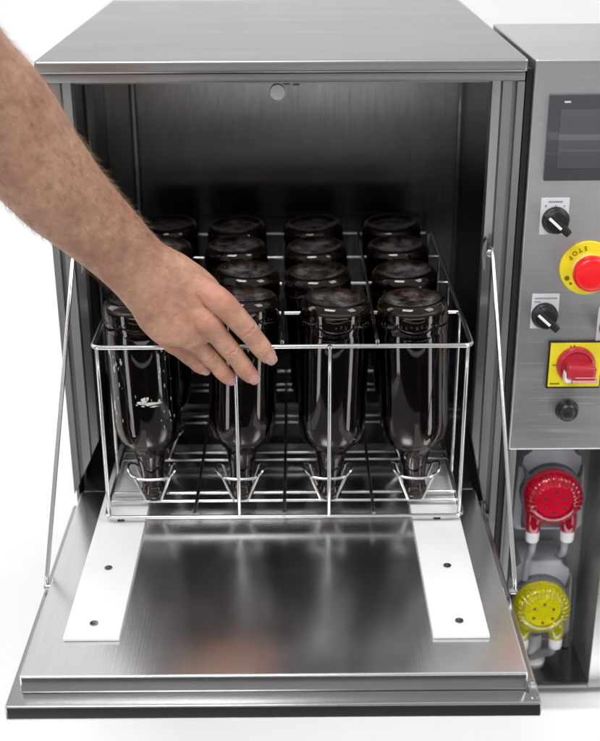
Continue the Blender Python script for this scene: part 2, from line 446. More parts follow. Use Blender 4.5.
for sx in (-1, 1):
    for y in (.004, BD - .004):
        bm = B(); rod(bm, (sx * (XH - .004), y, -.001), (sx * (XH - .004 + .0), y, H - .001), .0022, 10)
        obj('corner_wire', bm, M['wire'], K)
for i in range(4):        # paired rods under the mouths
    for dy in (.036, .0555):
        y = i * cell + dy
        bm = B(); rod(bm, (-XH, y, -.0001), (XH, y, -.0001), .0019)
        for sx in (-1, 1): bmesh.ops.create_icosphere(bm, subdivisions=2, radius=.0028, matrix=Matrix.Translation((sx * (XH - .001), y, 0)) @ Matrix.Diagonal((1.1, 1, .8, 1)))
        obj('floor_cross_rod', bm, M['wire'], K)
def arc_pts(c, r0, r1, a0, a1, z, n=10):
    return [(c[0] + r0 * math.cos(math.radians(a0 + (a1 - a0) * k / n)), c[1] + r1 * math.sin(math.radians(a0 + (a1 - a0) * k / n)), z) for k in range(n + 1)]
def holder(cx, cy):
    bm = B()
    for s in (-1, 1):
        yf = cy + s * .012 - (.001 if s < 0 else 0); z1 = .0345
        base = cy + s * .0097
        leg1 = [(cx - .008, base, -.001), (cx - .0085, base, .002), (cx - .0195, yf, z1 - .003)]
        arc = [(cx + .0203 * math.sin(t), yf + s * .007 * math.cos(t) * 1.0, z1 - .0015 * math.cos(t)) for t in [(-1 + 2 * k / 12) * PI / 2 for k in range(13)]]
        leg2 = [(cx + .0195, yf, z1 - .003), (cx + .0085, base, .002), (cx + .008, base, -.001)]
        tube(bm, leg1 + arc + leg2, .0017, 8)
        x = cx + s * .0195
        loop = [(x, cy - .014, z1 - .001)] + [(x + s * (.0075 * math.sin(t) + .001), cy - .014 * math.cos(t), z1 + .006 * math.sin(t)) for t in [PI * k / 10 for k in range(1, 10)]] + [(x, cy + .014, z1 - .001)]
        tube(bm, loop, .0016, 8)
    return obj('neck_holder', bm, M['wire'], K)
cols = (-.15, -.05, .05, .15)
h0 = holder(-.15, .046)
for i in range(4):
    for x in cols:
        if i == 0 and x == -.15: continue
        c = h0.copy(); C.objects.link(c); c.parent = K; c.location = (x + .15, i * cell, 0)

# ------------------------------------------------------------------ the bottles
def bottle_mesh():
    outer = [(.0118, 0), (.0140, .0015), (.0146, .005), (.0146, .0095), (.0128, .0125), (.0126, .020), (.0134, .034), (.0156, .044), (.0176, .054), (.0205, .0605),
             (.0262, .0655), (.0318, .0715), (.0352, .0785), (.0373, .0880), (.0380, .0980), (.0380, .150), (.0380, .196), (.0374, .1995), (.0374, .2015), (.0384, .205),
             (.0386, .213), (.0386, .221), (.0376, .2275), (.0352, .2318), (.0325, .2335), (.0300, .2328), (.0275, .2308), (.0200, .2288), (.0100, .2280), (.0045, .2286), (0, .2290)]
    inner = [(0, .2245), (.010, .2245), (.022, .225), (.031, .2235), (.0350, .219), (.0352, .205), (.0352, .100), (.0345, .090), (.0325, .082), (.0290, .075), (.0235, .0695),
             (.0180, .065), (.0150, .058), (.0126, .046), (.0106, .036), (.0100, .020), (.0098, .004), (.0102, .0005)]
    bm = B()
    lathe(bm, outer + inner, 56, capped=False)
    # close the lip
    bm.verts.ensure_lookup_table()
    n = 56
    first = [bm.verts[i] for i in range(n)]; last = [bm.verts[len(bm.verts) - n + i] for i in range(n)]
    for k in range(n): bm.faces.new((first[k], last[k], last[(k + 1) % n], first[(k + 1) % n]))
    # knurl marks round the heel and mould marks on the base
    for k in range(44):
        a = 2 * PI * k / 44
        if (k % 11) in (0, 10): continue
        m4 = Matrix.Rotation(a, 4, 'Z') @ Matrix.Translation((.0384, 0, .2125 + (.0006 if k % 2 else -.0004)))
        r = bmesh.ops.create_icosphere(bm, subdivisions=1, radius=1, matrix=m4 @ Matrix.Diagonal((.0009, .0013, .0024 if k % 3 else .0016, 1)))
    for k in range(9):
        a = 2 * PI * k / 9 + .3
        if k in (2, 6): continue
        m4 = Matrix.Rotation(a, 4, 'Z') @ Matrix.Translation((.017, 0, .2285))
        bmesh.ops.create_icosphere(bm, subdivisions=1, radius=1, matrix=m4 @ Matrix.Diagonal((.0018, .0011, .0006, 1)))
    for v in bm.verts:
        if v.co.z > .14: v.co.z += .0035
    bmesh.ops.recalc_face_normals(bm, faces=bm.faces)
    me = bpy.data.meshes.new('bottle'); bm.to_mesh(me); bm.free(); me.materials.append(M['bottle']); me.shade_smooth(); me.set_sharp_from_angle(angle=math.radians(50))
    return me
bme = bottle_mesh()
rows = ['front row', 'second row', 'third row', 'back row']
colw = ['leftmost', 'second from the left', 'third from the left', 'rightmost']
tops = {  # world position of the middle of each base, z about .235
    (0, 0): (-.1565, .056), (0, 1): (-.0420, .066), (0, 2): (.0578, .050), (0, 3): (.1405, .0495),
    (1, 0): (-.1480, .150), (1, 1): (-.0420, .150), (1, 2): (.0395, .144), (1, 3): (.1395, .147),
    (2, 0): (-.1500, .248), (2, 1): (-.0590, .248), (2, 2): (.0390, .243), (2, 3): (.1395, .247),
    (3, 0): (-.1510, .345), (3, 1): (-.0620, .338), (3, 2): (.0375, .342), (3, 3): (.1395, .343)}
labs = {
    (0, 0): 'upside-down brown bottle with white flecks, front row, far left under the wrist',
    (0, 1): 'upside-down dark bottle in the front row beneath the fingertips, second from left',
    (0, 2): 'upside-down dark bottle in the front row just right of the hand, third from left',
    (0, 3): 'upside-down dark bottle in the front row at the far right corner of the basket',
    (1, 0): 'upside-down dark bottle in the second row, leftmost, hidden behind the hand',
    (1, 1): 'upside-down dark bottle in the second row beside the knuckles, second from left',
    (1, 2): 'upside-down dark bottle in the second row, third from left',
    (1, 3): 'upside-down dark bottle in the second row, rightmost by the basket side',
    (2, 0): 'upside-down dark bottle in the third row, leftmost, hidden behind the wrist',
    (2, 1): 'upside-down dark bottle in the third row, second from left',
    (2, 2): 'upside-down dark bottle in the third row, third from left',
    (2, 3): 'upside-down dark bottle in the third row, rightmost by the basket side',
    (3, 0): 'upside-down dark bottle in the back row, leftmost, above the wrist',
    (3, 1): 'upside-down dark bottle in the back row, second from left',
    (3, 2): 'upside-down dark bottle in the back row, third from left',
    (3, 3): 'upside-down dark bottle in the back row at the far right corner of the basket'}
first_bottle = None
for (i, j), (tx, ty) in tops.items():
    nx, ny = cols[j] + (.0015 if j == 2 else 0), .046 + i * cell
    o = bpy.data.objects.new('bottle', bme); C.objects.link(o)
    o.location = (nx, ny, .0019); o.scale = (1, 1, 1.012)
    d = Vector((tx - nx, ty - ny, .232)).normalized()
    o.rotation_mode = 'QUATERNION'
    o.rotation_quaternion = Vector((0, 0, 1)).rotation_difference(d) @ Quaternion((0, 0, 1), random.uniform(0, 6.28))
    tag(o, labs[(i, j)], 'bottle', 'upside-down bottles standing in the wire basket')
    if (i, j) == (0, 0): first_bottle = o
# foam patches clinging to the wall of the front left bottle
o = first_bottle; o.rotation_quaternion = Vector((0, 0, 1)).rotation_difference(Vector((-.0065, .010, .232)).normalized())
bm = B()
rnd = random.Random(3)
def blob(az, z, w, h, t=.0006, n=14):
    a0 = math.radians(az); c = None; R0 = .0382
    pr = [1 + rnd.uniform(-.4, .4) for _ in range(n)]
    def P(u, v, lift):
        a = a0 + u / R0; r = R0 + lift
        return Vector((r * math.cos(a), r * math.sin(a), z + v))
    rim = [bm.verts.new(P(w * pr[k] * math.cos(2 * PI * k / n), h * pr[k] * math.sin(2 * PI * k / n), -.0001)) for k in range(n)]
    mid = [bm.verts.new(P(.7 * w * pr[k] * math.cos(2 * PI * k / n), .7 * h * pr[k] * math.sin(2 * PI * k / n), t)) for k in range(n)]
    cv = bm.verts.new(P(0, 0, t * 1.2))
    for k in range(n):
        k2 = (k + 1) % n
        bm.faces.new((rim[k], rim[k2], mid[k2], mid[k])); bm.faces.new((mid[k], mid[k2], cv))
blob(-76, 0.1275, .0100, .0017); blob(-86, 0.1310, .0032, .0036); blob(-64, 0.1270, .0050, .0012); blob(-93, 0.1295, .0026, .0016); blob(-80, 0.1335, .0014, .0020); blob(-70, 0.1240, .0050, .0007); blob(-88, 0.1255, .0022, .0008); blob(-60, 0.1295, .0012, .0016); blob(-98, 0.1270, .0012, .0007); blob(-137, 0.1650, .0016, .0050); blob(-131, 0.1710, .0010, .0022)
blob(-150, .185, .002, .006); blob(-146, .12, .0016, .006); blob(-120, .175, .0012, .003); blob(-55, .165, .001, .004); blob(-50, .19, .001, .006)
for _ in range(34):
    blob(rnd.choice((rnd.gauss(-140, 10), rnd.gauss(-48, 9), rnd.uniform(-150, -40))), rnd.uniform(.095, .198), rnd.uniform(.0002, .0005), rnd.uniform(.0005, .0028), .0003, 7)
me = bpy.data.meshes.new('foam_residue'); bmesh.ops.recalc_face_normals(bm, faces=bm.faces); bm.to_mesh(me); bm.free(); me.materials.append(M['foam']); me.shade_smooth()
fo = bpy.data.objects.new('foam_residue', me); C.objects.link(fo); fo.parent = o

# ------------------------------------------------------------------ the control cabinet
X0, X1 = .262, .470; YC = .37; ZB = .038; ZL = -.305
Q = thing('control_cabinet', (.36, .2, ZL), 'narrow steel control cabinet with switches, screen and two dosing pumps', 'control cabinet')
bm = B(); box(bm, X0, X1, F - .0015, YC, ZB, ZT - .001, .003, 3)
obj('control_panel', bm, M['panel'], Q)
bm = B(); box(bm, X0, X0 + .0025, F, YC - .004, ZL, ZB - .0003); obj('side_panel', bm, M['side'], Q)
bm = B(); box(bm, X0 + .003, X0 + .0105, F + .001, F + .02, ZL + .009, ZB - .0004, .0008); obj('frame_post', bm, M['side'], Q)
bm = B(); box(bm, .3865, X1 - .001, F, YC - .004, ZL, ZB - .0003, .0015); obj('side_panel', bm, M['panel'], Q)
bm = B(); box(bm, X0 + .003, .386, .182, .186, ZL + .006, ZB - .0004); obj('back_panel', bm, M['panel'], Q)
bm = B(); box(bm, X0 + .0028, .386, F, .181, ZL, ZL + .005); box(bm, X0 + .011, .386, F - .001, F + .003, ZL, ZL + .008, .0008); obj('bottom_shelf', bm, M['edge'], Q)
for x in (.30, .44):
    bm = B(); lathe(bm, [(.016, 0), (.016, .009), (.014, .0123)], 20, (x, .27, -.3176)); obj('foot', bm, M['rubber'], Q)
bm = B(); box(bm, .2549, .2608, F + .004, YC - .01, -.30, ZT - .012); obj('gap_shade', bm, M['dark_gap'], Q)  # black strip painted in for the shaded gap between the cabinets
PF = F - .0015
# display
bm = B(); box(bm, .2785, .452, PF - .0045, PF, .3605, .4515, .0015); dsp = obj('display', bm, M['hmi'], Q)
bm = B(); box(bm, .2905, .440, PF - .0052, PF - .0042, .374, .4365, .0004); obj('screen', bm, M['screen'], dsp)
bm = B(); box(bm, .2940, .3005, PF - .0049, PF - .0043, .4430, .4448, .0002); obj('indicator_mark', bm, M['plate'], dsp)

def dashes(bm, x0, x1, z, h, y, rng, gap=.0006):
    x = x0
    while x < x1:
        w = rng.uniform(.0007, .0015)
        box(bm, x, min(x + w, x1), y - .0003, y, z, z + h * rng.uniform(.75, 1.0)); x += w + gap
def selector(px, pz, kx, kz, kind):
    bm = B(); box(bm, px, px + .0305, PF - .0012, PF, pz - .041, pz, .0006); pl = obj('selector_switch', bm, M['plate'], Q)
    bm = B(); r = random.Random(kind)
    if kind == 0:
        dashes(bm, px + .008, px + .023, pz - .0052, .0020, PF - .00125, r)
        for a in (.0045, .0150, .0245): dashes(bm, px + a, px + a + .0016, pz - .0100, .0022, PF - .00125, r)
    else:
        dashes(bm, px + .003, px + .0275, pz - .0058, .0018, PF - .00125, r)
        dashes(bm, px + .003, px + .0095, pz - .0098, .0017, PF - .00125, r)
    obj('printed_marks', bm, M['ink'], pl)
    bm = B()
    lathe(bm, [(.0145, .0), (.0145, .004), (.0138, .0055), (.0125, .006), (.0120, .015), (.0105, .0165), (0, .017)], 40, (kx, PF - .0012, kz), '-Y')
    # ridge handle, diagonal
    v = box(bm, -.0165, .0150, -.0265, -.006, -.0042, .0042, .0016)
    o2 = obj('knob', bm, M['black'], pl) if False else None
    return pl, bm
def knob(kx, kz, pl, ang=-42):
    bm = B()
    lathe(bm, [(.0148, .0), (.0148, .004), (.0140, .0055), (.0128, .006), (.0122, .013), (.0108, .0145), (0, .015)], 40, (0, 0, 0), '-Y')
    bm2 = B(); box(bm2, -.0145, .0160, -.0225, -.004, -.0042, .0042, .0016)
    me_ = bpy.data.meshes.new('tmp'); bm2.to_mesh(me_); bm2.free(); bm.from_mesh(me_); bpy.data.meshes.remove(me_)
    T = Matrix.Translation((kx, PF - .0012, kz)) @ Matrix.Rotation(math.radians(-ang), 4, 'Y')
    bmesh.ops.transform(bm, matrix=T, verts=bm.verts)
    k = obj('knob', bm, M['black'], pl)
    bm = B(); box(bm, -.0138, .0045, -.0232, -.0222, -.0042 + .0012, -.0012 + .0012, .0003)
    bmesh.ops.transform(bm, matrix=T, verts=bm.verts)
    obj('pointer_line', bm, M['white'], pl)
for (px, pz, kx, kz, kd) in ((.2785, .3415, .2950, .3170, 0), (.2765, .2325, .2915, .2075, 1), (.3515, .2165, .3690, .1920, 1)):
    pl, tmp = selector(px, pz, kx, kz, kd); tmp.free()
    knob(kx, kz, pl)
# emergency stop
ex, ez = .3345, .2625
bm = B(); lathe(bm, [(.0305, 0), (.0305, .0018), (.0298, .0026), (.0185, .0030), (.018, .0030), (0, .0030)], 64, (ex, PF, ez), '-Y'); es = obj('emergency_stop', bm, M['yellow'], Q)
bm = B(); lathe(bm, [(.0178, .0028), (.0178, .006), (.0165, .0075), (.0155, .012), (0, .012)], 48, (ex, PF, ez), '-Y'); obj('collar', bm, M['cream'], es)
bm = B(); lathe(bm, [(.0120, .0115), (.0135, .013), (.0192, .0165), (.0200, .019), (.0200, .0225), (.0192, .0262), (.0165, .0285), (.009, .0292), (0, .0294)], 56, (ex, PF, ez), '-Y'); obj('button', bm, M['red'], es)
bm = B(); lathe(bm, [(.0027, .003), (.0027, .0034), (0, .0034)], 20, (ex + .0245 * math.cos(math.radians(207)), PF, ez + .0245 * math.sin(math.radians(207))), '-Y')
lathe(bm, [(.0015, .003), (.0015, .0034), (0, .0034)], 12, (ex + .0245 * math.cos(math.radians(225)), PF, ez + .0245 * math.sin(math.radians(225))), '-Y'); obj('printed_dot', bm, M['inkdark'], es)
def text_mesh(body, size):
    cu = bpy.data.curves.new('letter', 'FONT'); cu.body = body; cu.size = size; cu.align_x = 'CENTER'; cu.align_y = 'CENTER'; cu.extrude = .00015; cu.offset = .0001
    t = bpy.data.objects.new('letter', cu); C.objects.link(t)
    dg = bpy.context.evaluated_depsgraph_get(); me = bpy.data.meshes.new_from_object(t.evaluated_get(dg))
    bpy.data.objects.remove(t); bpy.data.curves.remove(cu)
    return me
bm = B()
for ch, a in zip('STOP', (100, 116, 132, 149)):
    me = text_mesh(ch, .0068); b2 = B(); b2.from_mesh(me)
    th = math.radians(a + 90)
    T = Matrix.Translation((ex + .0233 * math.cos(math.radians(a)), PF - .0031, ez + .0233 * math.sin(math.radians(a)))) @ Matrix.Rotation(-th, 4, 'Y') @ Matrix.Rotation(PI / 2, 4, 'X')
    bmesh.ops.transform(b2, matrix=T, verts=b2.verts); b2.to_mesh(me); b2.free(); bm.from_mesh(me); bpy.data.meshes.remove(me)
obj('lettering', bm, M['inkdark'], es, smooth=False)
# main switch: black backing, yellow plate, red dish and grip
bm = B(); box(bm, .2990, .3610, PF - .0030, PF, .1185, .1765, .0008); ms = obj('main_switch', bm, M['black'], Q)
bm = B(); box(bm, .3010, .3595, PF - .0045, PF - .0031, .1215, .1750, .0004); obj('yellow_plate', bm, M['yellow'], ms)
bm = B(); r = random.Random(5)
for q in ((.3228, .3242, .1692, .0032), (.3265, .3282, .1695, .0034), (.3045, .3088, .1478, .0014), (.3032, .3140, .1245, .0018)):
    bm = B(); dashes(bm, *q, PF - .0046, r, .0002); obj('printed_mark', bm, M['inkdark'], ms)
bm = B(); lathe(bm, [(.0220, .0046), (.0220, .009), (.0206, .0115), (.0180, .0122), (.0165, .0105), (0, .0105)], 56, (.3305, PF, .1490), '-Y')
b2 = B(); box(b2, -.0165, .0165, -.030, -.009, -.0085, .0085, .0045, 4)
me_ = bpy.data.meshes.new('tmp'); b2.to_mesh(me_); b2.free()
b2 = B(); b2.from_mesh(me_); bmesh.ops.transform(b2, matrix=Matrix.Translation((.3330, PF + .002, .1470)) @ Matrix.Rotation(math.radians(4), 4, 'Y'), verts=b2.verts); b2.to_mesh(me_); b2.free()
bm.from_mesh(me_); bpy.data.meshes.remove(me_)
obj('rotary_handle', bm, M['redhandle'], ms)
bm = B(); box(bm, .3230, .3515, PF - .0292, PF - .0200, .1362, .1388, .0008); box(bm, .3260, .3500, PF - .0288, PF - .0270, .1418, .1428, .0004); obj('handle_stripe', bm, M['pinkbar'], ms)
bm = B(); box(bm, .3150, .3235, PF - .0250, PF - .0120, .1345, .1462, .0025, 3); obj('lock_tab', bm, M['white'], ms)
# black push button
bm = B(); lathe(bm, [(.0135, 0), (.0135, .003), (.0122, .0045), (.0118, .008), (.0100, .0112), (.006, .013), (0, .0136)], 40, (.3262, PF, .0905), '-Y'); obj('push_button', bm, M['black'], Q)

# dosing pumps -----------------------------------------------------------
def pump(cx, cz, cover, rotor, nm):
    YP = .181; before = set(bpy.data.meshes)
    bm = B()
    pts = [(-.040, -.046), (-.037, .030), (-.028, .040), (-.024, .051), (.024, .051), (.028, .040), (.037, .030), (.040, -.046), (.034, -.052), (-.034, -.052)]
    prism(bm, [(cx + x, cz + z) for x, z in pts], YP - .052, YP, .004)
    h = obj('dosing_pump', bm, M['pump'], Q)
    bm = B()   # darker shield with two ears
    pts = []
    for k in range(25):
        a = math.radians(-30 + 240 * k / 24); rr = .0345
        x, z = rr * math.cos(a), rr * math.sin(a)
        if k in (6,): pts.append((.033, .034))
        if k in (18,): pts.append((-.033, .034))
        if 4 < k < 8 or 16 < k < 20: x *= .97
        pts.append((x, z))
    pts += [(-.030, -.044), (.030, -.044)]
    prism(bm, [(cx + x, cz + z) for x, z in pts], YP - .062, YP - .0525, .0015)
    obj('shield', bm, M['pumpdark'], h)
    bm = B(); lathe(bm, [(.020, .0), (.020, .012), (.006, .013), (.006, .016), (0, .016)], 32, (cx, YP - .0625, cz), '-Y')
    for k in range(8):
        a = 2 * PI * k / 8 + .2
        lathe(bm, [(.0036, .0), (.0036, .015), (.0, .0158)], 12, (cx + .0135 * math.cos(a), YP - .0625, cz + .0135 * math.sin(a)), '-Y')
    obj('rotor', bm, rotor, h)
    bm = B()   # dome with teeth round the rim and two spouts
    prof = [(.0315, .0), (.0318, .008), (.0305, .0155), (.0265, .0205), (.018, .0230), (.008, .0215), (0, .0212)]
    lathe(bm, prof, 48, (cx, YP - .063, cz), '-Y')
    obj('cover', bm, cover, h)
    bm = B()
    for k in range(20):
        a = math.radians(-20 + 220 * k / 19)
        p = Vector((cx + .0275 * math.cos(a), YP - .063 - .0165, cz + .0275 * math.sin(a)))
        q_ = lambda rr, hh: (cx + rr * math.cos(a), YP - .063 - hh, cz + rr * math.sin(a))
        tube(bm, [q_(.0312, .006), q_(.0308, .0155), q_(.0268, .0205), q_(.0205, .0228)], [.0012, .0018, .0017, .0009], 8)
    obj('cover_knurls', bm, cover, h)
    for k in range(6):
        a = 2 * PI * k / 6 + .5
        bm = B(); lathe(bm, [(.0015, .0), (.0015, .0012), (0, .0014)], 12, (cx + .0125 * math.cos(a), YP - .063 - .0218, cz + .0125 * math.sin(a)), '-Y'); obj('cover_screw', bm, M['rubber'], h)
    for s in (-1, 1):
        bm = B(); tube(bm, [(cx + s * .019, YP - .071, cz - .018), (cx + s * .0195, YP - .072, cz - .028), (cx + s * .0195, YP - .072, cz - .0385), (cx + s * .0195, YP - .072, cz - .043)], [.0088, .0092, .0085, .0065], 20)
        obj('spout', bm, cover, h)
        bm = B(); lathe(bm, [(.0068, 0), (.0075, .002), (.0078, .010), (.0066, .0145), (.0045, .0145)], 20, (cx + s * .0195, YP - .072, cz - .0545)); obj('connector', bm, M['connector'], h)
    for me in bpy.data.meshes:      # a size up, about the middle of the back of the pump
        if me not in before:
            o_ = Vector((cx, YP, cz)) - world_origin(h)
            me.transform(Matrix.Translation(o_) @ Matrix.Diagonal((1.1, 1.0, 1.1, 1)) @ Matrix.Translation(-o_))
    return h
pr = pump(.326, -.040, M['redclear'], M['redrotor'], 'red'); tag(pr, 'dosing pump with clear red cover')
py = pump(.324, -.199, M['yelclear'], M['yelrotor'], 'yellow'); tag(py, 'dosing pump with clear yellow cover')
def hose(pts, r, mat=None):
    bm = B()
    V = [Vector(p) for p in pts]; out = []
    for i in range(len(V) - 1):
        p0 = V[max(i - 1, 0)]; p1 = V[i]; p2 = V[i + 1]; p3 = V[min(i + 2, len(V) - 1)]
        for k in range(8):
            t = k / 8; out.append(.5 * ((2 * p1) + (p2 - p0) * t + (2 * p0 - 5 * p1 + 4 * p2 - p3) * t * t + (3 * p1 - p0 - 3 * p2 + p3) * t ** 3))
    out.append(V[-1]); tube(bm, out, r, 14)
    obj('hose', bm, mat or M['hose'], Q)
hose([(.3065, .109, -.096), (.306, .112, -.115), (.304, .122, -.135), (.302, .122, -.165)], .0045)
hose([(.3455, .109, -.096), (.346, .114, -.120), (.350, .150, -.150), (.372, .165, -.20), (.374, .165, -.298)], .0045)
hose([(.3435, .109, -.254), (.342, .115, -.270), (.330, .130, -.285), (.315, .135, -.2985)], .0055)
hose([(.3045, .109, -.254), (.302, .118, -.275), (.296, .14, -.298)], .007, M['pump'])
bm = B(); lathe(bm, [(.016, 0), (.016, .004), (.010, .006), (.0095, .035), (.007, .04)], 24, (.325, .14, ZL + .005)); obj('drain_fitting', bm, M['hdpe'], Q)
bm = B(); lathe(bm, [(.0028, 0), (.0028, .002), (0, .003)], 12, (.3, .1815, -.093), '-Y'); obj('screw', bm, M['rubber'], Q)
bm = B(); lathe(bm, [(.0028, 0), (.0028, .002), (0, .003)], 12, (.335, .1815, -.093), '-Y'); obj('screw', bm, M['rubber'], Q)

# ------------------------------------------------------------------ the arm and hand
ARM = [(-.36, -.40, .60, .047), (-.345, -.31, .60, .048), (-.324, -.235, .590, .0500), (-.285, -.165, .542, .052), (-.265, -.135, .503, .0518), (-.244, -.11, .469, .0506), (-.225, -.095, .431, .047),
       (-.205, -.08, .395, .0436), (-.183, -.062, .362, .039), (-.163, -.047, .334, .036), (-.143, -.035, .306, .0345), (-.131, -.03, .292, .0372), (-.12, -.026, .28, .0412),
       (-.108, -.023, .265, .0445), (-.095, -.021, .251, .0440), (-.088, -.020, .243, .0395), (-.0810, -.0185, .2335, .0295)]
THK = [.046, .047, .048, .047, .045, .042, .038, .034, .030, .0265, .0225, .0205, .0185, .0165, .0155, .0142, .0120]
FG = {
    'index': [(-.121, -.022, .304, .011), (-.092, -.022, .289, .0121), (-.066, -.024, .268, .0125), (-.0505, -.0215, .2505, .0116), (-.037, -.020, .233, .0107), (-.029, -.0165, .221, .0098), (-.022, -.0150, .210, .0098), (-.0155, -.012, .2005, .0086)],
    'middle': [(-.103, -.022, .268, .0122), (-.079, -.025, .2445, .0125), (-.0665, -.0205, .227, .0110), (-.0545, -.0170, .209, .0104), (-.0465, -.0140, .197, .0095), (-.0405, -.0125, .187, .0095), (-.0335, -.0095, .1765, .0083)],
    'ring': [(-.119, -.019, .255, .0112), (-.097, -.020, .228, .0115), (-.0855, -.0150, .2125, .0102), (-.0760, -.0130, .200, .0096), (-.0690, -.0105, .190, .0088), (-.0645, -.0095, .1825, .0088), (-.0580, -.0065, .1735, .0078)],
    'little': [(-.135, -.018, .249, .0102), (-.1155, -.018, .2210, .0105), (-.1055, -.0130, .2090, .0090), (-.0970, -.0105, .1990, .0086), (-.0912, -.0085, .1920, .0078), (-.0880, -.0075, .1880, .0078), (-.0840, -.006, .1835, .0068)],
    'thumb': [(-.128, -.004, .283, .013), (-.112, .005, .262, .0135), (-.103, .012, .240, .0118), (-.0975, .0165, .222, .0110), (-.094, .0175, .207, .0095), (-.0925, .0170, .200, .0080)]}
for k_, f_ in dict(index=1.09, middle=1.06, ring=1.06, little=1.08).items():
    FG[k_] = [(s_[0], s_[1] + (.0045, .0035)[n_], s_[2] - .002, s_[3] * .86) if n_ < (2 if k_ == 'index' else 1) else s_[:3] + (s_[3] * f_,) for n_, s_ in enumerate(FG[k_])]
NV = Vector((.02, -.90, .43)).normalized()      # the way the back of the hand faces

def catmull(P, sub):
    out = []
    for i in range(len(P) - 1):
        p0 = P[max(i - 1, 0)]; p1 = P[i]; p2 = P[i + 1]; p3 = P[min(i + 2, len(P) - 1)]
        for k in range(sub):
            t = k / sub
            out.append(tuple(.5 * (2 * b + (c - a) * t + (2 * a - 5 * b + 4 * c - d) * t * t + (3 * b - a - 3 * c + d) * t ** 3) for a, b, c, d in zip(p0, p1, p2, p3)))
    out.append(P[-1]); return out

def loft(bm, secs, seg=28, sq=1.0, n=NV):
    """secs: (x,y,z,halfwidth,halfthick); rounded ends"""
    P = [Vector(s[:3]) for s in secs]; rings = []
    def ring(p, t, w, h):
        u = n.cross(t).normalized(); v = t.cross(u).normalized()
        r = []
        for k in range(seg):
            a = 2 * PI * k / seg; c, s_ = math.cos(a), math.sin(a)
            e = 2 / (2 + sq)
            r.append(bm.verts.new(p + u * w * math.copysign(abs(c) ** e, c) + v * h * math.copysign(abs(s_) ** e, s_)))
        return r
    T = []
    for i in range(len(P)):
        T.append((P[min(i + 1, len(P) - 1)] - P[max(i - 1, 0)]).normalized())
    def cap(i, sgn):
        out = []
        for k in (1, 2, 3, 4):
            a = k / 4 * PI / 2 * .96
            out.append(ring(P[i] + T[i] * sgn * math.sin(a) * min(secs[i][3], secs[i][4] * 1.3), T[i], secs[i][3] * math.cos(a), secs[i][4] * math.cos(a)))
        return out
    rings = cap(0, -1)[::-1] + [ring(P[i], T[i], secs[i][3], secs[i][4]) for i in range(len(P))] + cap(len(P) - 1, 1)
    for A_, B_ in zip(rings, rings[1:]):
        for k in range(seg): bm.faces.new((A_[k], A_[(k + 1) % seg], B_[(k + 1) % seg], B_[k]))
    bm.faces.new(rings[0][::-1]); bm.faces.new(rings[-1])

bm = B()
loft(bm, catmull([a + (t,) for a, t in zip(ARM, THK)], 3), 40, .25)
for k, ss in FG.items():
    loft(bm, catmull([s + (s[3] * (.95 if k != 'thumb' else .9),) for s in ss], 4), 24, .15)
# heel of the thumb
loft(bm, [(-.140, -.010, .292, .014, .014), (-.124, .000, .278, .017, .017), (-.110, .006, .262, .014, .014)], 24, 0)
bmesh.ops.recalc_face_normals(bm, faces=bm.faces)
me = bpy.data.meshes.new('body'); bm.to_mesh(me); bm.free()
tmp = bpy.data.objects.new('body_tmp', me); C.objects.link(tmp)
md = tmp.modifiers.new('r', 'REMESH'); md.mode = 'VOXEL'; md.voxel_size = .00072
sm = tmp.modifiers.new('s', 'SMOOTH'); sm.factor = .5; sm.iterations = 7
dg = bpy.context.evaluated_depsgraph_get()
me2 = bpy.data.meshes.new_from_object(tmp.evaluated_get(dg))
bpy.data.objects.remove(tmp); bpy.data.meshes.remove(me)
